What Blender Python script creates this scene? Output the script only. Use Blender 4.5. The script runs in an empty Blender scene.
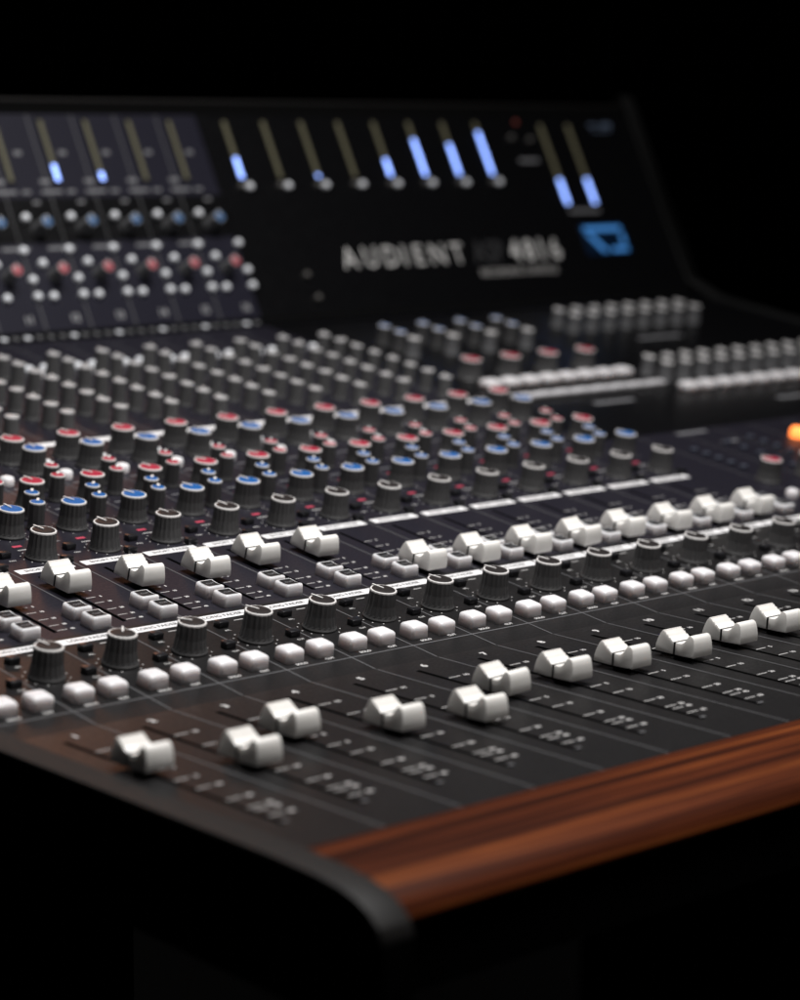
import bpy, bmesh, math, random
from mathutils import Vector, Matrix
random.seed(7)
R = math.radians
S = 0.033            # one channel pitch in metres; every console dimension below is in pitches
SC = bpy.context.scene
COL = SC.collection

# ------------------------------------------------------------------ camera
TILT = 0.16          # the upper deck rises away from the user
ROOT = Matrix.Translation((0, 0, 0.86)) @ Matrix.Rotation(TILT, 4, 'X')
AZ, EL, ROLL = 0.77297, 0.27135, 0.118565
CAMP = Vector((-13.61995, -19.58417, 9.51378))
d = Vector((math.sin(AZ)*math.cos(EL), math.cos(AZ)*math.cos(EL), -math.sin(EL)))
r_ = d.cross(Vector((0, 0, 1))).normalized(); u_ = r_.cross(d)
rr = math.cos(ROLL)*r_ + math.sin(ROLL)*u_; uu = -math.sin(ROLL)*r_ + math.cos(ROLL)*u_
CM = Matrix((( rr.x, uu.x, -d.x, CAMP.x*S), (rr.y, uu.y, -d.y, CAMP.y*S), (rr.z, uu.z, -d.z, CAMP.z*S), (0, 0, 0, 1)))
cam = bpy.data.cameras.new('camera'); camo = bpy.data.objects.new('camera', cam); COL.objects.link(camo)
camo.matrix_world = ROOT @ CM
cam.sensor_fit = 'VERTICAL'; cam.sensor_height = 36; cam.lens = 2412.15/1000*36
cam.clip_start = .02; cam.clip_end = 50
cam.dof.use_dof = True; cam.dof.focus_distance = 30.0*S; cam.dof.aperture_fstop = 7.5
SC.camera = camo
FPX = 2412.15
def px(P):
    v = Vector(P)-CAMP; z = v.dot(d)
    return 400+FPX*v.dot(rr)/z, 500-FPX*v.dot(uu)/z
def seen(P, m=70):
    x, y = px(P); return -m < x < 800+m

# ------------------------------------------------------------------ world and light
w = bpy.data.worlds.new('World'); SC.world = w; w.use_nodes = True
w.node_tree.nodes['Background'].inputs[0].default_value = (.5, .55, .7, 1)
w.node_tree.nodes['Background'].inputs[1].default_value = .0035
SC.view_settings.view_transform = 'Standard'; SC.view_settings.look = 'None'
SC.view_settings.exposure = 0
SC.cycles.use_denoising = True
SC.cycles.sample_clamp_indirect = 4
def area(name, loc, target, sx, sy, power, col, spread=180):
    l = bpy.data.lights.new(name, 'AREA'); l.shape = 'RECTANGLE'; l.size = sx*S; l.size_y = sy*S
    l.energy = power; l.color = col; l.spread = R(spread)
    o = bpy.data.objects.new(name, l); COL.objects.link(o)
    p = ROOT @ (Vector(loc)*S); t = ROOT @ (Vector(target)*S)
    o.rotation_mode = 'QUATERNION'; o.location = p; o.rotation_quaternion = (t-p).to_track_quat('-Z', 'Y')
    return o
area('ceiling_softbox', (9, 2, 32), (7, 4, 0), 18, 14, 8.2, (1, .985, .97), 110)
area('room_fill', (14, -26, 30), (6, 2, 0), 18, 12, 0.4, (1, .96, .93), 80)
area('warm_reflection_light', (19, 33, 11.5), (1, 0, 0), 9, 6, .07, (1, .42, .22), 60)  # added light, stands in for a warm wooden wall mirrored in the decks

# ------------------------------------------------------------------ materials
MATS = {}
def mat(name, col, rough=.5, metal=0, noise=0, nscale=900, emit=None, es=0, spec=.5, coat=0, rn=0, sss=0):
    if name in MATS: return MATS[name]
    m = bpy.data.materials.new(name); m.use_nodes = True; nt = m.node_tree; b = nt.nodes['Principled BSDF']
    b.inputs['Base Color'].default_value = (*col, 1); b.inputs['Roughness'].default_value = rough
    b.inputs['Metallic'].default_value = metal; b.inputs['Specular IOR Level'].default_value = spec
    b.inputs['Coat Weight'].default_value = coat
    if sss:
        b.inputs['Subsurface Weight'].default_value = sss; b.inputs['Subsurface Radius'].default_value = (1, .9, .85); b.inputs['Subsurface Scale'].default_value = .007 if sss > .5 else .002
    if emit: b.inputs['Emission Color'].default_value = (*emit, 1); b.inputs['Emission Strength'].default_value = es
    if noise or rn:
        tc = nt.nodes.new('ShaderNodeTexCoord'); n = nt.nodes.new('ShaderNodeTexNoise')
        n.inputs['Scale'].default_value = nscale; n.inputs['Detail'].default_value = 4
        nt.links.new(tc.outputs['Object'], n.inputs['Vector'])
        if noise:
            mx = nt.nodes.new('ShaderNodeMix'); mx.data_type = 'RGBA'
            mx.inputs[6].default_value = (*[c*(1-noise) for c in col], 1); mx.inputs[7].default_value = (*[min(1, c*(1+noise)) for c in col], 1)
            nt.links.new(n.outputs['Fac'], mx.inputs[0]); nt.links.new(mx.outputs[2], b.inputs['Base Color'])
        if rn:
            mr = nt.nodes.new('ShaderNodeMapRange'); mr.inputs[3].default_value = rough-rn; mr.inputs[4].default_value = rough+rn
            mr.inputs[1].default_value = .3; mr.inputs[2].default_value = .7
            nt.links.new(n.outputs['Fac'], mr.inputs[0]); nt.links.new(mr.outputs[0], b.inputs['Roughness'])
    if name in ('charcoal_panel', 'blue_black_panel', 'gloss_black_panel', 'charcoal_knob'):
        tc = nt.nodes.new('ShaderNodeTexCoord'); v = nt.nodes.new('ShaderNodeTexVoronoi'); v.inputs['Scale'].default_value = 420
        nt.links.new(tc.outputs['Object'], v.inputs['Vector'])
        w_ = nt.nodes.new('ShaderNodeTexNoise'); w_.inputs['Scale'].default_value = 38; w_.inputs['Detail'].default_value = 5; nt.links.new(tc.outputs['Object'], w_.inputs['Vector'])
        a = nt.nodes.new('ShaderNodeMapRange'); a.inputs[1].default_value = .11; a.inputs[2].default_value = .05; nt.links.new(v.outputs['Distance'], a.inputs[0])
        c_ = nt.nodes.new('ShaderNodeMapRange'); c_.inputs[1].default_value = .52; c_.inputs[2].default_value = .68; nt.links.new(w_.outputs['Fac'], c_.inputs[0])
        mu = nt.nodes.new('ShaderNodeMath'); mu.operation = 'MULTIPLY'; nt.links.new(a.outputs[0], mu.inputs[0]); nt.links.new(c_.outputs[0], mu.inputs[1])
        mu2 = nt.nodes.new('ShaderNodeMath'); mu2.operation = 'MULTIPLY'; mu2.inputs[1].default_value = .75; nt.links.new(mu.outputs[0], mu2.inputs[0])
        dm = nt.nodes.new('ShaderNodeMix'); dm.data_type = 'RGBA'; dm.inputs[7].default_value = (.10, .095, .09, 1)
        src = b.inputs['Base Color'].links[0].from_socket if b.inputs['Base Color'].links else None
        if src: nt.links.new(src, dm.inputs[6])
        else: dm.inputs[6].default_value = (*col, 1)
        nt.links.new(mu2.outputs[0], dm.inputs[0]); nt.links.new(dm.outputs[2], b.inputs['Base Color'])
    MATS[name] = m; return m
PANEL = mat('charcoal_panel', (.0075, .007, .0075), .42, spec=.24, noise=.35, nscale=700, rn=.06)
PANEL_UP = mat('blue_black_panel', (.010, .009, .0145), .45, spec=.26, noise=.3, nscale=700, rn=.06)
BRIDGE_L = mat('slate_bridge_panel', (.0105, .010, .018), .45, spec=.22, noise=.2, nscale=500)
BLACKP = mat('gloss_black_panel', (.0025, .0025, .003), .35, spec=.22, rn=.05, nscale=300)
PRINT = mat('white_print', (.50, .49, .485), .55)
PRINT_DIM = mat('grey_print', (.16, .16, .17), .55)
LINE = mat('grey_line_print', (.09, .09, .095), .5)
STRIP = mat('white_strip', (.72, .71, .72), .5)
SLOT = mat('slot_black', (.0012, .0012, .0012), .9, spec=0)
CAPW = mat('ivory_plastic', (.79, .77, .74), .36, noise=.07, nscale=160, rn=.06, sss=.15)
BTNW = mat('translucent_white_button', (.64, .62, .635), .45, sss=.9)
KNOB = mat('charcoal_knob', (.052, .051, .052), .45, noise=.15, nscale=900)
KNOBBASE = mat('black_rubber', (.008, .008, .008), .5)
RIMW = mat('white_rim', (.66, .64, .63), .45)
CAPK = mat('black_cap', (.014, .011, .011), .5, spec=.3)
CAPB = mat('blue_cap', (.003, .080, .27), .5, spec=.3)
CAPR = mat('red_cap', (.30, .012, .035), .5, spec=.3)
CAPG = mat('grey_cap', (.36, .355, .36), .4)
BLKB = mat('black_button', (.010, .010, .012), .3)
PINK = mat('red_print', (.45, .05, .09), .5)
SILV = mat('silver_button', (.80, .82, .86), .3)
CHEEK = mat('grey_textured_trim', (.0105, .0096, .0094), .6, spec=.2, noise=.25, nscale=1200)
CHASSIS = mat('black_chassis', (.0018, .0018, .0018), .9, spec=.05)
OLIVE = mat('faint_glow_meter_segment', (.085, .08, .05), .5, emit=(.5, .45, .28), es=.09)  # slight emission added to brighten segments that are switched off
LIT = mat('lit_meter_segment', (.4, .5, 1), .5, emit=(.25, .41, 1.0), es=2.8)
LCD = mat('blue_display', (.01, .1, .3), .3, emit=(.07, .24, .58), es=.75)
LCDK = mat('display_dark', (.002, .01, .03), .3)
ORANGE = mat('lit_orange_button', (1, .3, .05), .4, emit=(1, .22, .05), es=2.2)
WALL = mat('dark_wall', (.0035, .0032, .003), .9, noise=.2, nscale=4)
FLOOR = mat('dark_floor', (.004, .0035, .003), .8, noise=.3, nscale=6)

def wood(name, scale=1):
    m = bpy.data.materials.new(name); m.use_nodes = True; nt = m.node_tree; b = nt.nodes['Principled BSDF']
    tc = nt.nodes.new('ShaderNodeTexCoord'); mp = nt.nodes.new('ShaderNodeMapping'); mp.inputs['Scale'].default_value = (1.6, 120, 120)
    mp.inputs['Rotation'].default_value = (0, 0, R(1.0))
    n1 = nt.nodes.new('ShaderNodeTexNoise'); n1.inputs['Scale'].default_value = 1.7; n1.inputs['Detail'].default_value = 7; n1.inputs['Roughness'].default_value = .62; n1.inputs['Distortion'].default_value = .5
    cr = nt.nodes.new('ShaderNodeValToRGB'); e = cr.color_ramp.elements
    e[0].position = .34; e[0].color = (.018, .005, .003, 1); e[1].position = .66; e[1].color = (.20, .056, .014, 1)
    k = e.new(.46); k.color = (.05, .012, .005, 1); k = e.new(.56); k.color = (.10, .024, .008, 1)
    mp2 = nt.nodes.new('ShaderNodeMapping'); mp2.inputs['Scale'].default_value = (14, 900, 900)
    n2 = nt.nodes.new('ShaderNodeTexNoise'); n2.inputs['Scale'].default_value = 1; n2.inputs['Detail'].default_value = 3
    mx = nt.nodes.new('ShaderNodeMix'); mx.data_type = 'RGBA'; mx.blend_type = 'MULTIPLY'; mx.inputs[0].default_value = .6
    cr2 = nt.nodes.new('ShaderNodeValToRGB'); cr2.color_ramp.elements[0].position = .35; cr2.color_ramp.elements[0].color = (.45, .4, .38, 1); cr2.color_ramp.elements[1].position = .6
    L = nt.links.new
    L(tc.outputs['Object'], mp.inputs[0]); L(mp.outputs[0], n1.inputs[0]); L(n1.outputs['Fac'], cr.inputs[0])
    L(tc.outputs['Object'], mp2.inputs[0]); L(mp2.outputs[0], n2.inputs[0]); L(n2.outputs['Fac'], cr2.inputs[0])
    L(cr.outputs[0], mx.inputs[6]); L(cr2.outputs[0], mx.inputs[7]); L(mx.outputs[2], b.inputs['Base Color'])
    b.inputs['Roughness'].default_value = .45; b.inputs['Specular IOR Level'].default_value = .07; b.inputs['Coat Weight'].default_value = .0; b.inputs['Coat Roughness'].default_value = .25
    return m
WOOD = wood('polished_rosewood')

# ------------------------------------------------------------------ mesh builder (pitches in, metres out)
class MB:
    def __init__(s): s.v = []; s.f = []; s.sm = []
    def add(s, vs, fs, smooth=False, M=None):
        o = len(s.v)
        for v in vs:
            v = Vector(v); s.v.append(M @ v if M else v)
        for f in fs: s.f.append([i+o for i in f]); s.sm.append(smooth)
    def box(s, x0, x1, y0, y1, z0, z1, M=None):
        s.add([(x0,y0,z0),(x1,y0,z0),(x1,y1,z0),(x0,y1,z0),(x0,y0,z1),(x1,y0,z1),(x1,y1,z1),(x0,y1,z1)],
              [(3,2,1,0),(4,5,6,7),(0,1,5,4),(1,2,6,5),(2,3,7,6),(3,0,4,7)], False, M)
    def rect(s, x0, x1, y0, y1, z, M=None): s.add([(x0,y0,z),(x1,y0,z),(x1,y1,z),(x0,y1,z)], [(0,1,2,3)], False, M)
    def lathe(s, prof, n=24, flute=0, M=None, smooth=True, cx=0, cy=0):
        vs = []; fs = []
        for (rad, z, fl) in prof:
            for i in range(n):
                a = 2*math.pi*i/n; q = rad*(1-flute*fl*(i % 2))
                vs.append((cx+q*math.cos(a), cy+q*math.sin(a), z))
        k = len(prof)
        for j in range(k-1):
            for i in range(n):
                i2 = (i+1) % n; fs.append((j*n+i, j*n+i2, (j+1)*n+i2, (j+1)*n+i))
        s.add(vs, fs, smooth, M)
        if prof[-1][0] > 1e-6: s.add([vs[(k-1)*n+i] for i in range(n)], [tuple(range(n))], False, M)
    def extrude_x(s, poly, x0, x1, M=None, smooth=False, taper=0):
        n = len(poly)   # poly: (y,z) pairs, counter-clockwise seen from +x
        zc = sum(p[1] for p in poly)/n
        vs = [(x0, y, z) for y, z in poly]+[(x1, y, z) for y, z in poly]
        fs = [tuple(range(n-1, -1, -1)), tuple(range(n, 2*n))]
        s.add(vs, fs, False, M)
        s.add(vs, [(i, (i+1) % n, n+(i+1) % n, n+i) for i in range(n)], smooth, M)
    def text(s, string, size, x, y, z=.004, M=None, align='CENTER', bold=.012, sx=1):
        key = (string, align, bold)
        if key not in TXT:
            cu = bpy.data.curves.new('t', 'FONT'); cu.body = string; cu.align_x = align; cu.align_y = 'CENTER'; cu.offset = bold; cu.resolution_u = 2
            ob = bpy.data.objects.new('t', cu); COL.objects.link(ob); bpy.context.view_layer.update()
            me = bpy.data.meshes.new_from_object(ob.evaluated_get(bpy.context.evaluated_depsgraph_get()))
            TXT[key] = ([v.co.copy() for v in me.vertices], [tuple(p.vertices) for p in me.polygons])
            bpy.data.objects.remove(ob); bpy.data.curves.remove(cu); bpy.data.meshes.remove(me)
        vs, fs = TXT[key]
        s.add([(x+v.x*size*sx, y+v.y*size, z) for v in vs], fs, False, M)
    def build(s, name, m, parent=None, loc=None, bevel=0, seg=2, rot=None, subs=0):
        me = bpy.data.meshes.new(name)
        me.from_pydata([tuple(v*S) for v in s.v], [], s.f); me.polygons.foreach_set('use_smooth', s.sm)
        if bevel or subs:
            bm = bmesh.new(); bm.from_mesh(me); bmesh.ops.remove_doubles(bm, verts=bm.verts, dist=1e-7)
            bmesh.ops.recalc_face_normals(bm, faces=bm.faces)
            if bevel:
                ed = [e for e in bm.edges if len(e.link_faces) == 2 and e.calc_face_angle(0) > .35]
                bmesh.ops.bevel(bm, geom=ed, offset=bevel*S, segments=seg, affect='EDGES', profile=.5, clamp_overlap=True)
                for f in bm.faces: f.smooth = True
            bm.to_mesh(me); bm.free()
            if bevel:
                try: me.set_sharp_from_angle(angle=R(40))
                except Exception: pass
        me.materials.append(m); me.update()
        o = bpy.data.objects.new(name, me); COL.objects.link(o)
        if parent: o.parent = parent
        if loc is not None: o.location = Vector(loc)*S
        if rot is not None: o.rotation_euler = rot
        return o
TXT = {}
def put(proto_tree, parent, M):
    """copy a part and its sub-parts, place it at matrix M (pitches) under parent"""
    o, kids = proto_tree
    c = o.copy(); COL.objects.link(c); c.parent = parent
    loc, q, sc = M.decompose(); c.rotation_mode = 'QUATERNION'; c.location = loc*S; c.rotation_quaternion = q; c.scale = sc
    for k in kids:
        kc = k.copy(); COL.objects.link(kc); kc.parent = c
    return c
PROTOS = []
def proto(o, *kids): PROTOS.append((o, kids)); return (o, kids)

# ------------------------------------------------------------------ the console root
console = bpy.data.objects.new('mixing_console', None); COL.objects.link(console)
console.matrix_world = ROOT
console['label'] = 'large black studio mixing console with white fader caps, rows of knobs and a wooden armrest'
console['category'] = 'mixing console'

YK, TH = -.42454, .13492
MF = Matrix(((1,0,0,0),(0,math.cos(TH),math.sin(TH),YK),(0,-math.sin(TH),math.cos(TH),0),(0,0,0,1)))   # front deck: local y = -s
# F plane direction for s: (0,-cos,+sin); so local +y -> (0,cos,-sin); normal (0,sin,cos)
BY, BZ, BPH = 15.468, .124, .923
MBR = Matrix(((1,0,0,0),(0,math.cos(BPH),-math.sin(BPH),BY),(0,math.sin(BPH),math.cos(BPH),BZ),(0,0,0,1)))
def T(x, y, z=0, rz=0): return Matrix.Translation((x, y, z)) @ Matrix.Rotation(rz, 4, 'Z')
XR = 28.9; YB = 15.2

# ------------------------------------------------------------------ chassis, cheeks, armrest
def fpt(s, h): v = MF @ Vector((0, -s, h)); return (v.y, v.z)
def bpt(s, h): v = MBR @ Vector((0, s, h)); return (v.y, v.z)
arc = [fpt(4.6, .0), fpt(5.15, -.02), fpt(5.45, -.05), fpt(5.67, -.10), fpt(5.85, -.18), fpt(5.98, -.29), fpt(6.04, -.42), fpt(6.05, -.8), fpt(6.0, -1.25)]
def cheek_profile(lift):
    top = [fpt(.0, lift), fpt(2.3, lift), fpt(4.0, lift)] + [(a, b+lift*.9) for a, b in arc]
    back = [(17, -3.2), (19.6, -3.2), (20.0, .2)]
    bridge = [bpt(4.9, -1.2), bpt(4.85, .12), bpt(2.5, .08), bpt(.12, .08), (14.7, lift+.02), (8, lift)]
    return (top + back + bridge)
def trim_profile(a0, t):
    # the strip that caps a cheek: along the front arc and the decks, then up the side of the bridge
    o = [(17.0, bpt(4.85, .12)[1]*0+.0)]
    top = [fpt(6.04, -.40)] + [(a, b+a0*.9) for a, b in arc[5::-1]] + [fpt(4.0, a0), fpt(2.3, a0), fpt(0, a0), (8, a0), (14.7, a0+.02), bpt(.12, .08), bpt(2.5, .08), bpt(4.85, .12)]
    low = []
    n = len(top)
    for i, (y, z) in enumerate(top):
        a = Vector(top[max(0, i-1)]); b = Vector(top[min(n-1, i+1)]); tt = (b-a).normalized()
        low.append((y+tt.y*t, z-tt.x*t))
    return top + low[::-1]
for xa, xb, mt_ in ((-.40, -.012, CHEEK), (XR+.012, XR+.40, mat('dark_trim', (.007, .007, .007), .6, spec=.3))):
    m = MB(); m.extrude_x(cheek_profile(-.05)[::-1], xa+.02, xb-.01); sc_ = m.build('side_cheek', CHASSIS, console)
    m = MB(); m.extrude_x(trim_profile(.035, .06)[::-1], xa, xb); m.build('cheek_trim', mt_, sc_, bevel=.02, seg=2)
# chassis under the decks
ch = [fpt(0, -.04), fpt(4.5, -.04), fpt(5.2, -.60), fpt(5.3, -1.3), (17, -3.0), (19.5, -3.0), (19.9, .2), bpt(4.6, -1.2), bpt(4.6, -.04), bpt(0, -.04), (15.2, -.04)]
m = MB(); m.extrude_x(ch[::-1], 0, XR); m.build('chassis', CHASSIS, console)
# wooden armrest
ar = [fpt(4.53, -.02), fpt(4.57, .012), fpt(5.0, .0), fpt(5.35, -.025), fpt(5.58, -.07), fpt(5.74, -.14), fpt(5.82, -.22), fpt(5.84, -.31), fpt(5.79, -.39), fpt(5.66, -.45), fpt(5.4, -.48), fpt(4.6, -.50)]
m = MB()
NX = 1
m.extrude_x(ar[::-1], 0.0, XR, smooth=True)
arm = m.build('armrest', WOOD, console, bevel=0)
try: arm.data.set_sharp_from_angle(angle=R(35))
except Exception: pass
# legs of the desk, in the dark below
for x in (2.5, XR-2.5):
    m = MB(); Mi = ROOT.inverted()
    for (dx, y0, y1, z0, z1) in ((.05, .10, .48, .03, .80), (.06, .0, .62, .002, .035)):
        vs = []
        m.add([Mi @ Vector((x*S+a*dx, b, c))/S for a, b, c in [(-1,y0,z0),(1,y0,z0),(1,y1,z0),(-1,y1,z0),(-1,y0,z1),(1,y0,z1),(1,y1,z1),(-1,y1,z1)]],
              [(3,2,1,0),(4,5,6,7),(0,1,5,4),(1,2,6,5),(2,3,7,6),(3,0,4,7)])
    m.build('leg', CHASSIS, console, bevel=.05)

# ------------------------------------------------------------------ meter bridge shell
m = MB()
m.extrude_x([bpt(-.08, 0), bpt(4.30, 0), bpt(4.30, -.03), bpt(-.08, -.03)][::-1], 16.24, XR, None); m.build('bridge_panel', BLACKP, console)
for k in range(9, 17):
    m = MB(); x0 = k-.0+.22-1+.005; x1 = x0+.988
    m.box(x0+0, x1, -.08, 4.30, -.03, 0, MBR); bp = m.build('bridge_panel', BRIDGE_L, console)
    m = MB(); m.box(x0, x1, 1.66, 2.56, .001, .004, MBR); m.build('dark_band', BLACKP, bp)
m = MB()
m.box(-.0, XR, 4.305, 4.56, -.25, .0, MBR)
m.build('bridge_frame', CHASSIS, console)
m = MB(); m.box(0, XR, 4.56, 4.64, -.25, .03, MBR)
m.build('bridge_top_rail', CHEEK, console, bevel=.04)
m = MB(); m.box(0, XR, 15.0, 15.26, -.03, .03); m.build('bridge_foot_strip', BLACKP, console)

# ------------------------------------------------------------------ prototypes of the controls
def knob_proto(name, rb, rt, h, capm,  n=36, flute=.065, capr=None, rim=RIMW, ptr=RIMW, plen=1.04, pw=.022, bodym=None):
    m = MB(); m.lathe([(rb*1.04, 0, 0), (rb*1.06, .025, 0), (rb*1.0, .045, 0), (rb*.975, .075, .6), (rt*1.05, h*.5, 1), (rt*1.0, h-.02, 1), (rt*.96, h, 1)], n, flute, smooth=False)
    body = m.build(name, bodym or KNOB)
    m = MB(); m.lathe([(rt*1.005, h-.022, .9), (rt*1.01, h-.004, .9), (rt*.97, h+.003, .5), (rt*.87, h+.004, 0), (rt*.86, h-.004, 0)], n, flute)
    # drop the end cap of the ring
    m.f.pop(); m.sm.pop()
    rimo = m.build('rim', rim, body)
    m = MB(); m.lathe([(rt*.865, h-.012, 0), (rt*.862, h+.005, 0), (rt*.84, h+.007, 0), (rt*.5, h+.009, 0), (0.001, h+.010, 0)], 24, 0)
    cap = m.build('cap', capm, body)
    kids = [rimo, cap]
    if ptr:
        m = MB(); m.box(-pw/2, pw/2, rt*.02, rt*plen, h-.006, h+.022); kids.append(m.build('pointer', ptr, body))
    return proto(body, *kids)
K_PAN = knob_proto('pan_knob', .205, .172, .375, CAPK)
K_BLUE = knob_proto('blue_knob', .205, .172, .375, CAPB)
K_RED = knob_proto('red_knob', .205, .172, .375, CAPR)
K_SBLUE = knob_proto('small_blue_knob', .115, .105, .38, CAPB, 20, .07, pw=.035)
K_SRED = knob_proto('small_red_knob', .115, .105, .38, CAPR, 20, .07, pw=.035)
K_AUX = knob_proto('aux_knob', .125, .112,   .38, CAPG, 20, .05, rim=mat('dim_rim', (.42, .41, .41), .5), ptr=RIMW, pw=.03, bodym=mat('mid_grey_knob', (.085, .084, .085), .5))
K_BUS = knob_proto('bus_knob', .14, .115, .38, mat('pale_blue_cap', (.14, .22, .42), .4), 20, .05)
K_MON = knob_proto('monitor_knob', .145, .12, .38, CAPG, 20, .05, bodym=mat('grey_knob', (.11, .11, .115), .5))
K_MRED = knob_proto('master_red_knob', .235, .19, .38, CAPR)
K_BRB = knob_proto('bridge_blue_knob', .135, .11, .36, mat('bridge_blue_cap', (.015, .10, .26), .4), 20, .05, rim=CAPG, bodym=mat('grey_knob', (.11, .11, .115), .5))
K_BRR = knob_proto('bridge_red_knob', .135, .11, .36, mat('bridge_red_cap', (.38, .05, .07), .4), 20, .05, rim=CAPG, bodym=mat('grey_knob', (.11, .11, .115), .5))

def rbox_proto(name, sx, sy, h, matl, dish=0, bev=.05, seg=3, dome=.015):
    bm = bmesh.new(); n = 6
    m = MB(); g = {}
    vs = []; fs = []
    for j in range(n+1):
        for i in range(n+1):
            a = i/n*2-1; b = j/n*2-1
            z = h + dome*(1-a*a)*(1-b*b) + dish*(b*b-1)
            vs.append((a*sx/2, b*sy/2, z))
    for j in range(n):
        for i in range(n):
            q = j*(n+1)+i; fs.append((q, q+1, q+n+2, q+n+1))
    # walls
    per = [i for i in range(n)]+[n+(n+1)*j for j in range(n)]+[(n+1)*(n+1)-1-i for i in range(n)]+[(n+1)*(n-j) for j in range(n)]
    o = len(vs)
    for k in per: x, y, z = vs[k]; vs.append((x*1.07, y*1.07, 0))
    P = len(per)
    for k in range(P): fs.append((per[(k+1) % P], per[k], o+k, o+(k+1) % P))
    fs.append(tuple(o+k for k in range(P))[::-1])
    m.add(vs, fs, True)
    me_o = m.build(name, matl)
    me = me_o.data; bm = bmesh.new(); bm.from_mesh(me); bmesh.ops.recalc_face_normals(bm, faces=bm.faces)
    ed = [e for e in bm.edges if len(e.link_faces) == 2 and e.calc_face_angle(0) > .7 and max(e.verts[0].co.z, e.verts[1].co.z) > 1e-5]
    bmesh.ops.bevel(bm, geom=ed, offset=bev*S, segments=seg, affect='EDGES', profile=.5, clamp_overlap=True)
    for f in bm.faces: f.smooth = True
    bm.to_mesh(me); bm.free()
    return me_o
B_WHITE = proto(rbox_proto('white_button', .265, .25, .165, BTNW, 0, .036))
b = rbox_proto('window_button', .265, .265, .17, BTNW, .016, .03, dome=0)
m = MB()
vs = []; fs = []
for j in range(5):
    for i in range(2):
        bb = (j/4*2-1)*.72; vs.append(((i*2-1)*.092, bb*.265/2, .17+.016*(bb*bb-1)+.004))
for j in range(4): fs.append((2*j, 2*j+1, 2*j+3, 2*j+2))
m.add(vs, fs); win = m.build('label_window', mat('window_black', (.006, .006, .007), .6, spec=.2), b)
m = MB(); m.text('CUT', .062, 0, 0, .17-.016+.007); wt = m.build('lettering', PRINT_DIM, b)
B_WIN = proto(b, win, wt)
m = MB(); m.box(-.075, .075, -.06, .06, 0, .085); B_BLK = proto(m.build('black_button', BLKB, bevel=.012))
m = MB(); m.lathe([(.105, 0, 0), (.105, .08, 0), (.09, .12, 0), (.05, .135, 0), (.001, .138, 0)], 20); B_ROUND = proto(m.build('round_button', BTNW))
m = MB(); m.lathe([(.05, 0, 0), (.055, .09, 0), (.04, .13, 0), (.001, .135, 0)], 14); B_PEG = proto(m.build('toggle_button', BTNW))
m = MB(); m.lathe([(.09, 0, 0), (.09, .04, 0), (.07, .08, 0), (.03, .09, 0), (.001, .092, 0)], 18); B_RND2 = proto(m.build('round_button', SILV))
m = MB(); m.lathe([(.075, 0, 0), (.075, .07, 0), (.055, .095, 0), (.001, .10, 0)], 18); B_BR = proto(m.build('bridge_button', SILV))
m = MB(); m.lathe([(.06, 0, 0), (.06, .08, 0), (.045, .1, 0), (.001, .1, 0)], 16); B_DK = proto(m.build('dark_bridge_button', mat('grey_button', (.09, .085, .08), .4)))
B_FLAT = proto(rbox_proto('flat_white_button', .46, .17, .09, mat('grey_white_button', (.55, .54, .56), .4), 0, .03))
B_MON = proto(rbox_proto('monitor_button', .36, .30, .15, BTNW, 0, .05))
m = MB(); m.box(-.07, .07, -.05, .05, 0, .07); B_SEL = proto(m.build('selector_button', mat('blue_grey_button', (.05, .055, .075), .4), bevel=.015))

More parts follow.
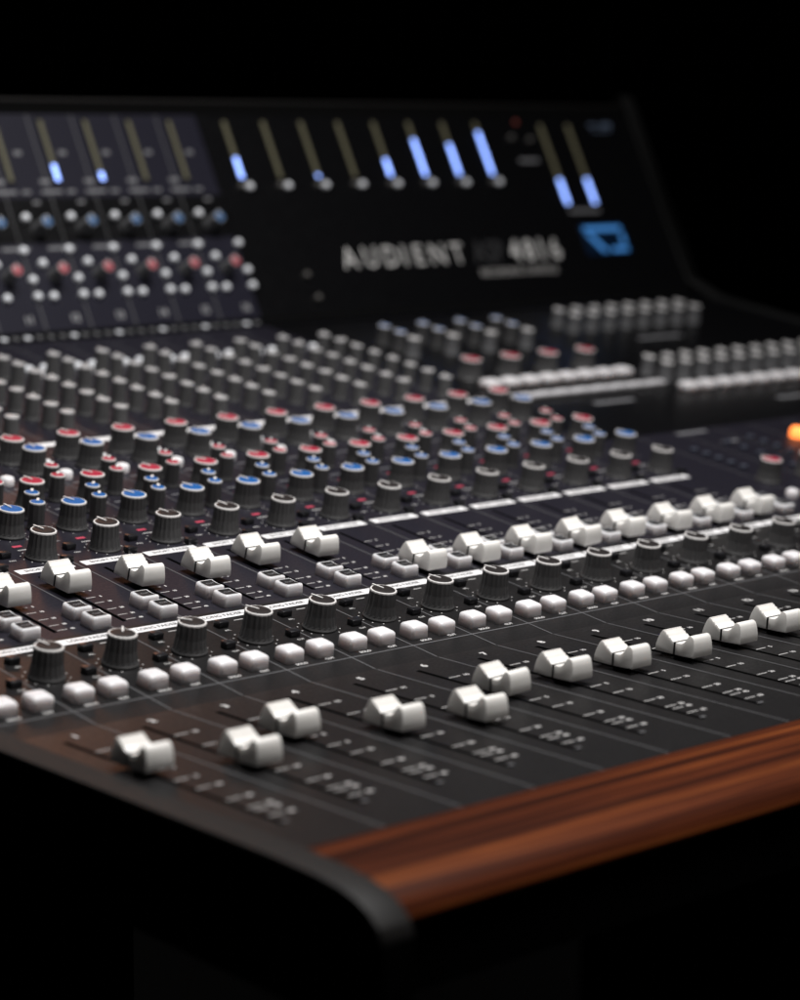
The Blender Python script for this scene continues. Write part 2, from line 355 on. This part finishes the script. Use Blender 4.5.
# fader cap: profile along the travel (y away from the user is +), measured from the photograph
def cap_proto(name):
    # y = -s
    prof = [(.305, .085), (.298, .15), (.275, .22), (.235, .30), (.205, .333), (.185, .337), (.178, .317), (.165, .324),
            (.138, .290), (.125, .299), (.098, .259), (.085, .269), (.055, .240), (.03, .226), (0, .219), (-.06, .217), (-.105, .222), (-.14, .243), (-.172, .285), (-.198, .324),
            (-.225, .338), (-.25, .336), (-.272, .322), (-.288, .295), (-.30, .24), (-.308, .17), (-.305, .10), (-.295, .078), (-.1, .07), (.1, .07), (.295, .075)]
    m = MB(); n = len(prof); hw = .175
    vs = []
    for sx in (-1, 1):
        for y, z in prof:
            w_ = hw*(1.0-.10*(z-.08)/.25)      # sides lean in slightly towards the top
            vs.append((sx*w_, y, z))
    m.add(vs, [tuple(range(n)), tuple(range(2*n-1, n-1, -1))], False)
    m.add(vs, [(i, n+i, n+(i+1) % n, (i+1) % n) for i in range(n)], True)
    o = m.build(name, CAPW)
    bm = bmesh.new(); bm.from_mesh(o.data); bmesh.ops.remove_doubles(bm, verts=bm.verts, dist=1e-8); bmesh.ops.recalc_face_normals(bm, faces=bm.faces)
    side = [f for f in bm.faces if len(f.verts) > 10]
    ed = set(e for f in side for e in f.edges)
    bmesh.ops.bevel(bm, geom=list(ed), offset=.010*S, segments=2, affect='EDGES', profile=.5, clamp_overlap=True)
    for f in bm.faces: f.smooth = True
    bm.to_mesh(o.data); bm.free()
    try: o.data.set_sharp_from_angle(angle=R(28))
    except Exception: pass
    # pointer line: wraps over the saddle and down both flanks, 2 hundredths wide
    m = MB(); g = .0035; lw = .014
    a = hw*(1-.10*(.22-.08)/.25); b_ = hw
    pts = [(-b_-g, .075), (-a-g, .22+g), (a+g, .22+g), (b_+g, .075)]
    pin = [(-b_+.02, .075), (-a+.02, .20), (a-.02, .20), (b_-.02, .075)]
    vs = [(x, y, z) for y in (-lw, lw) for x, z in pts+pin]
    fs = []
    for i in range(3):
        fs += [(i, i+1, 8+i+1, 8+i), (4+i, 12+i, 12+i+1, 4+i+1), (i, 4+i, 5+i, i+1), (8+i, 8+i+1, 13+i, 12+i)]
    m.add(vs, fs)
    line = m.build('pointer_line', mat('line_black', (.006, .006, .006), .5), o)
    m = MB(); m.box(-.018, .018, -.12, .12, -.02, .075); stem = m.build('stem', SLOT, o)
    return proto(o, line, stem)
CAP = cap_proto('fader_cap')
CAP2 = cap_proto('short_fader_cap')

# ------------------------------------------------------------------ channel strips
LX = .343      # long fader slot, fraction of the channel
SX = .265      # short fader slot
long_s = {1:1.68, 2:2.14, 3:1.58, 4:2.11, 5:2.36, 6:1.73, 7:1.75, 8:1.765, 9:1.855, 10:1.755, 11:1.68, 12:1.72, 13:1.7, 14:1.7, 15:1.7, 16:1.7}
short_y = {1:3.3, 2:3.3, 3:3.24, 4:3.41, 5:3.24, 6:3.17, 7:3.39, 8:3.36, 9:2.28, 10:2.27, 11:2.26, 12:2.25, 13:2.29, 14:2.27, 15:2.30, 16:2.33}
panA = {2:8, 3:-38, 4:42, 5:20, 6:12, 7:10, 8:12, 9:14}
marks_ticks = [(.84,'10'),(1.32,'5'),(1.76,'0'),(2.14,'5'),(2.49,'10'),(2.96,'20'),(3.27,'30'),(3.38,'40'),(3.59,'60')]
def dial(m, x, y, rad, n=11, size=.009, M=None):
    for i in range(n):
        a = R(-60+300*i/(n-1)); cx = x+rad*math.cos(a); cy = y+rad*math.sin(a)
        m.rect(cx-size, cx+size, cy-size, cy+size, .005, M)
for c in range(1, 17):
    x0 = c-1
    m = MB()
    e = .004
    m.box(x0+e, x0+1-e, YK, 2.0, -.03, 0)
    strip = m.build('channel_strip', PANEL, console)
    m = MB(); m.box(x0+e, x0+1-e, 2.0, 14.99, -.03, 0); m.build('upper_strip', PANEL_UP, strip)
    m = MB(); m.box(x0+e, x0+1-e, -4.53, 0, -.03, 0, MF); m.build('front_strip', PANEL, strip)
    # slots
    m = MB(); m.box(x0+LX-.03, x0+LX+.03, -3.86, -.36, 0, .003, MF); m.build('fader_slot', SLOT, strip)
    if c > 1: m = MB(); m.box(x0+SX-.026, x0+SX+.026, 2.17, 3.97, 0, .003); m.build('fader_slot', SLOT, strip)
    # divider print, left edge of the channel
    m = MB()
    if c > 1:
        m.rect(x0-.009, x0+.009, YK, 15.0, .0035); m.rect(x0-.009, x0+.009, -4.52, -.03, .0035, MF)
    m.rect(x0, x0+1, -.010, .012, .0042)
    m.build('divider_line', LINE, strip)
    # header strips
    m = MB(); m.rect(x0+.02, x0+.98, 1.755, 1.915, .004); h1 = m.build('header_label', STRIP, strip)
    m = MB(); m.rect(x0+.09, x0+.93, 4.125, 4.285, .004); m.build('header_label', STRIP, strip)
    m = MB(); m.rect(x0+.25, x0+1.22, 9.06, 9.24, .0045); m.build('header_label', STRIP, strip)
    DKP = mat('black_print', (.10, .10, .10), .5)
    m = MB(); m.text('LONG FADER', .10, x0+.5, 1.835, .007); m.build('header_lettering', DKP, strip)
    m = MB(); m.text('SHORT FADER', .095, x0+.51, 4.205, .007); m.build('header_lettering', DKP, strip)
    # printed legends: one object for each printed group
    m = MB(); m.text(str(c), .15, x0+.56, -.235, .004, MF, bold=.05); m.build('channel_number', PRINT, strip)
    m = MB()
    for s_, t_ in marks_ticks:
        m.rect(x0+LX+.045, x0+LX+.225, -s_-.008, -s_+.008, .004, MF)
        m.text(t_, .085, x0+LX+.32, -s_+.0, .004, MF, bold=.035)
    m.build('fader_scale', PRINT, strip)
    m = MB(); m.text('∞', .10, x0+LX+.06, -3.80, .004, MF, bold=.01); m.build('infinity_mark', PRINT_DIM, strip)
    m = MB(); m.text('SOLO', .068, x0+.30, .09, .004, bold=.04); m.build('button_caption', PRINT, strip)
    m = MB(); m.text('CUT', .068, x0+.735, .09, .004, bold=.04); m.build('button_caption', PRINT, strip)
    m = MB()
    for y, t_ in ((3.5, '5'), (3.27, '0'), (3.04, '5'), (2.85, '10'), (2.60, '20'), (2.38, '30'), (2.21, '40')):
        m.rect(x0+SX+.05, x0+SX+.19, y-.006, y+.006, .004); m.text(t_, .06, x0+SX+.27, y, .004, bold=.05)
    m.build('short_fader_scale', PRINT, strip)
    m = MB(); m.text('PFL', .055, x0+.22, 1.38, .004, bold=.02); m.build('button_caption', PRINT, strip)
    m = MB(); m.text('CUT', .055, x0+.85, .76, .004, bold=.02); m.build('button_caption', PRINT, strip)
    m = MB(); m.text('PAN', .05, x0+.30, 4.62, .004, bold=.02); m.build('button_caption', PRINT, strip)
    for (a, b2) in ((.33,.99),(.735,4.62)):
        m = MB(); dial(m, x0+a, b2, .265); m.build('dial_marks', PRINT, strip)
    for (a, b2) in ((.85,5.54),(.88,6.57),(.87,7.96),(.85,8.52)):
        m = MB(); dial(m, x0+a, b2, .265, 11, .007); m.build('dial_marks', PRINT, strip)
    for y in (9.57, 10.02, 10.47, 10.95, 11.43):
        m = MB(); dial(m, x0+.55, y, .18, 7, .006); m.build('dial_marks', PRINT, strip)
    for (xa, xb, ya, yb, mm) in ((.52,.66,1.635,1.65,PRINT), (.60,.80,4.95,4.97,PRINT), (.62,.76,5.08,5.14,PINK), (.08,.2,6.05,6.1,PINK), (.12,.36,5.1,5.13,PRINT_DIM), (.12,.36,6.3,6.33,PRINT_DIM), (.12,.36,7.3,7.33,PRINT_DIM), (.12,.36,8.3,8.33,PRINT_DIM), (.12,.36,11.9,11.93,PRINT_DIM)):
        m = MB(); m.rect(x0+xa, x0+xb, ya, yb, .004); m.build('printed_mark', mm, strip)
    # --- controls
    def P(pr, x, y, rz=0, Mx=None, z=0, m_=70):
        M = T(x+random.uniform(-.006, .006), y+random.uniform(-.006, .006), z-random.uniform(0, .006), rz) @ Matrix.Rotation(R(random.gauss(0, .9)), 4, random.choice('XY')); M = Mx @ M if Mx else M
        if seen(M.to_translation(), m_): return put(pr, console, M)
    j = lambda a: R(random.uniform(-a, a))
    P(CAP, x0+LX, -long_s[c], j(.8), MF)
    P(CAP2, x0+SX, short_y[c], j(.8))
    P(K_PAN, x0+.334, .99, R(panA.get(c, 10))+j(4))
    P(K_PAN, x0+.735, 4.62, R(14)+j(8))
    P(K_BLUE, x0+.85, 5.54, R(8)+j(14))
    P(K_SBLUE, x0+.535, 6.07, R(-40)+j(6)); P(K_SBLUE, x0+.355, 5.67, R(-40)+j(6))
    P(K_RED, x0+.88, 6.56, R(14)+j(10))
    P(K_SRED, x0+.565, 7.11, R(-40)+j(6)); P(K_SRED, x0+.37, 6.67, R(-40)+j(6))
    P(B_ROUND, x0+.15, 7.56); P(B_PEG, x0+.20, 8.10)
    P(K_BLUE, x0+.87, 7.96, j(20)); P(K_RED, x0+.84, 8.51, R(10)+j(10))
    for y in (9.56, 10.02, 10.48, 10.95, 11.43, 11.9, 12.38, 12.82): P(K_AUX, x0+.55, y, R(random.choice([-130, -40, 0, 100]))+j(20))
    P(B_RND2, x0+.33, 13.2); P(B_RND2, x0+.67, 13.22); P(B_PEG, x0+.28, 12.75)
    P(B_WHITE, x0+.25, .27, j(.8)); P(B_WHITE, x0+.705, .265, j(.8))
    P(B_WIN, x0+.83, 2.54); P(B_WIN, x0+.83, 2.17)
    P(B_BLK, x0+.235, 1.525); P(B_BLK, x0+.835, .90)
    P(B_BLK, x0+.275, 4.78); P(B_BLK, x0+.95, 4.36)
    # lamp lenses along the foot of the bridge
    for q in range(4):
        xx = x0+.12+.25*q
        if seen((xx, 15.14, .03)):
            m = MB(); m.lathe([(.07, 0, 0), (.07, .02, 0), (.045, .025, 0), (.045, .015, 0), (.001, .015, 0)], 14)
            m.build('jack_socket', SILV if (q == 2 or (c*5+q*3) % 11 == 0) else mat('dull_ring', (.11, .11, .115), .35), console, (xx, 15.14, .03))

# ------------------------------------------------------------------ master section (right of the channels)
m = MB(); m.box(16.004, XR, YK, 6.34, -.03, 0); mp = m.build('master_panel', PANEL_UP, console)
m = MB(); m.box(16.004, XR, 6.345, 14.99, -.03, 0); m.build('master_panel', BLACKP, console)
m = MB(); m.box(16.004, XR, -4.53, 0, -.03, 0, MF); m.build('master_panel', PANEL, console)
for q in ((17.95, 18.72, 6.13, 6.24), (18.1, 19.15, 8.22, 8.36), (23.5, 24.8, 12.0, 12.16), (22.3, 23.4, 7.4, 7.54), (18.4, 18.8, 5.48, 5.58)):
    m = MB(); m.rect(*q, .004); m.build('section_label', PRINT_DIM, console)
def P(pr, x, y, rz=0, Mx=None, z=0, m_=120):
    M = T(x, y, z, rz); M = Mx @ M if Mx else M
    if seen(M.to_translation(), m_): return put(pr, console, M)
rj = lambda: R(random.uniform(-60, 60))
for k in range(4):
    P(K_MRED, 17.06+1.01*k, 10.46, R(12)); P(K_BUS, 17.3+1.0*k, 13.09, rj()); P(K_BUS, 17.26+1.0*k, 12.60, rj()); P(K_MON, 17.16+1.01*k, 12.1, rj())
for k in range(8):
    P(K_MON, 22.42+.535*k, 13.38, rj()); P(K_MON, 22.42+.535*k, 12.93, rj())
    P(B_MON, 16.95+.5*k, 9.78); P(B_FLAT, 16.95+.505*k, 8.97)
for k in range(14):
    P(K_MON, 21.0+.53*k, 9.16, rj()); P(K_MON, 21.0+.53*k, 9.62, rj()); P(B_MON, 20.92+.53*k, 8.50)
for k in range(5):
    P(B_SEL, 17.3, 5.24-.27*k); P(B_SEL, 18.36, 5.39-.36*k); P(B_SEL, 19.1, 5.5-.3*k)
P(K_RED, 17.11, 3.48, R(20)); P(K_RED, 18.12, 3.48, 0)
P(B_ROUND, 16.72, 2.68)
m = MB(); m.lathe([(.14, 0, 0), (.14, .12, 0), (.11, .17, 0), (.001, .18, 0)], 20); m.build('lit_orange_button', ORANGE, console, (20.16, 5.30, 0))
m = MB()
for k in range(1, 13): m.rect(16+k*1.0-.008, 16+k*1.0+.008, YK, 6.3, .0035)
m.rect(16, XR, -.010, .012, .0042); m.build('divider_line', LINE, console)

# ------------------------------------------------------------------ bridge fittings
def meter(x, s0, s1, frac, wd=.075):
    m = MB(); m.box(x-wd-.02, x+wd+.02, s0-.05, s1+.05, 0, .02, MBR); o = m.build('level_meter', BLACKP, console)
    n = 22; step = (s1-s0)/n
    a = MB(); b2 = MB(); nl = 0
    for i in range(n):
        on = (i+.5)/n < frac; t = a if on else b2; nl += on
        t.box(x-wd, x+wd, s0+i*step+.1*step, s0+(i+1)*step-.1*step, .02, .032, MBR)
    if nl: a.build('lit_segments', LIT, o)
    b2.build('dim_segments', OLIVE, o)
    return o
for x, fr in ((10.42, .0), (11.45, .0), (12.48, .29), (13.50, .12), (14.52, 0), (15.50, 0)):
    meter(x, 2.90, 4.16, fr, .045)
for k, fr in enumerate((.38, 0, .06, 0, .30, .68, .58, .82)):
    meter(16.87+1.002*k, 2.90, 4.16, fr, .048)
    P(B_BR, 16.95+1.002*k+.03, 2.71, 0, MBR); P(B_DK, 16.95+1.002*k-.17, 2.73, 0, MBR)
meter(25.92, 2.14, 4.12, .33, .055); meter(26.81, 2.14, 4.12, .33, .055)
for k in range(9, 17):
    x0 = float(k)-.0
    m = MB(); m.rect(x0+.21, x0+.235, -.06, 4.28, .004, MBR); (m.build('divider_line', LINE, console) if x0 < 16 else None)
    def Q(pr, a, s): 
        if x0+a < 16.3: P(pr, x0+a, s, 0, MBR, m_=60)
    Q(K_BRB, .70, 1.93); Q(K_BRR, .735, .99)
    for a, s in ((.49,2.16),(.55,1.24),(.57,.58)): Q(B_BR, a, s)
    for a, s in ((.22,1.50),(.23,.92),(.23,.59)): Q(B_BR, a, s)
    if x0+.9 < 16.3:
        m = MB(); m.text('%02d' % (k+1), .20, x0+.92, .15, .004, MBR, bold=.03); m.build('channel_number', mat('bridge_print', (.30, .30, .31), .5), console)
        for q in ((.78,.93,2.44,2.5), (-.2,.4,1.52,1.58), (.70,.86,3.45,3.53), (.08,.3,2.86,2.94), (.05,.5,2.66,2.72), (.62,.8,2.66,2.72)):
            m = MB(); m.rect(x0+q[0], x0+q[1], q[2], q[3], .005, MBR); m.build('bridge_legend', PRINT_DIM, console)
P(B_DK, 17.68, .75, 0, MBR); P(B_DK, 17.78, .25, 0, MBR)
for x, s in ((24.85, 3.78), (25.42, 3.73)): P(B_DK, x, s, 0, MBR)
m = MB(); m.lathe([(.06, 0, 0), (.06, .03, 0), (.001, .04, 0)], 16, M=MBR @ T(25.2, 4.17)); m.build('red_lamp', mat('dull_red_lens', (.2, .03, .02), .4), console)
m = MB()
for ch_, xx in zip('AUDIENT', (18.98, 19.55, 20.12, 20.50, 20.90, 21.45, 22.02)): m.text(ch_, .66, xx, 1.06, .012, MBR, bold=.0, sx=.92)
pass; lg = m.build('maker_lettering', mat('bright_print', (.55, .54, .53), .4), console)
m = MB(); [m.text(ch_, .68, xx, 1.06, .012, MBR, bold=.02, sx=.85) for ch_, xx in zip('4816', (23.76, 24.19, 24.58, 25.01))]; m.build('model_lettering', mat('bright_print', (.55, .54, .53), .4), console)
m = MB(); m.text('ASP', .70, 22.95, 1.06, .012, MBR, bold=.02, sx=.8); m.build('model_lettering', mat('dark_print', (.03, .03, .032), .4), console)
m = MB(); m.text('RECORDING CONSOLE', .22, 23.68, .60, .012, MBR, bold=.02); m.build('model_caption', mat('mid_print', (.30, .29, .285), .4), console)
m = MB(); m.rect(24.9, 25.5, 3.20, 3.28, .005, MBR); m.build('bridge_legend', PRINT_DIM, console)
m = MB(); m.rect(25.9, 26.9, 1.94, 2.02, .005, MBR); m.build('bridge_legend', PRINT_DIM, console)
m = MB(); m.rect(27.55, 27.8, 4.08, 4.15, .005, MBR); m.rect(27.95, 28.3, 4.06, 4.17, .005, MBR); m.rect(27.6, 28.25, 3.96, 3.99, .005, MBR); m.build('emblem', mat('blue_print', (.10, .13, .19), .4), console)
# blue display
m = MB(); m.box(26.0, 27.45, .88, 1.64, 0, .03, MBR); lb = m.build('display', LCDK, console, bevel=.02)
m = MB()
m.rect(26.1, 27.32, 1.46, 1.57, .034, MBR)
m.add([(26.12,1.40,.034),(26.30,1.40,.034),(26.68,.95,.034),(26.50,.95,.034)], [(3,2,1,0)], False, MBR)
m.rect(26.80, 27.34, .95, 1.05, .034, MBR); m.rect(27.22, 27.34, 1.12, 1.38, .034, MBR); 
m.build('lit_characters', LCD, lb)

# remove the prototypes
for o, kids in PROTOS:
    for k in kids: bpy.data.objects.remove(k)
    bpy.data.objects.remove(o)

# ------------------------------------------------------------------ the dark room
def slab(name, x0, x1, y0, y1, z0, z1, mt, kind='structure', parent=None):
    k = 1/S; m = MB(); m.box(x0*k, x1*k, y0*k, y1*k, z0*k, z1*k); o = m.build(name, mt, parent)
    if kind: o['kind'] = kind
    return o
slab('floor', -4, 6, -4, 5, -.1, 0, FLOOR)
slab('back_wall', -4, 6, 3.2, 3.4, 0, 3, WALL)
# studio monitor behind the console, upper right, almost lost in the dark
mon = bpy.data.objects.new('studio_monitor', None); COL.objects.link(mon); mon.location = (3.03, 1.50, 0); mon.rotation_euler = (0, 0, R(-28))
mon['label'] = 'black studio loudspeaker barely visible in the dark behind the right end of the console'; mon['category'] = 'loudspeaker'
k = 1/S
m = MB(); m.box(-.2*k, .2*k, 0, .38*k, .95*k, 1.6*k); m.build('cabinet', mat('satin_black', (.05, .05, .052), .45), mon, bevel=.3)
for zc, rad, nm in ((1.15, .125, 'woofer'), (1.46, .045, 'tweeter')):
    Mx = Matrix.Translation((0, 0, zc*k)) @ Matrix.Rotation(R(90), 4, 'X')
    m = MB(); q = rad*k
    m.lathe([(q*1.1, -.005*k, 0), (q*1.1, .008*k, 0), (q*1.0, .010*k, 0), (q*.88, .006*k, 0), (q*.35, -.004*k+.006*k, 0), (q*.3, .008*k, 0), (.01, .012*k, 0)], 40, M=Mx); m.build(nm, mat('cone_black', (.06, .06, .06), .5), mon)
m = MB(); m.box(-.06*k, .06*k, .12*k, .24*k, .03*k, .949*k); m.box(-.18*k, .18*k, .02*k, .34*k, .001*k, .03*k); m.box(-.16*k, .16*k, .04*k, .32*k, .925*k, .949*k); m.build('stand', CHASSIS, mon)
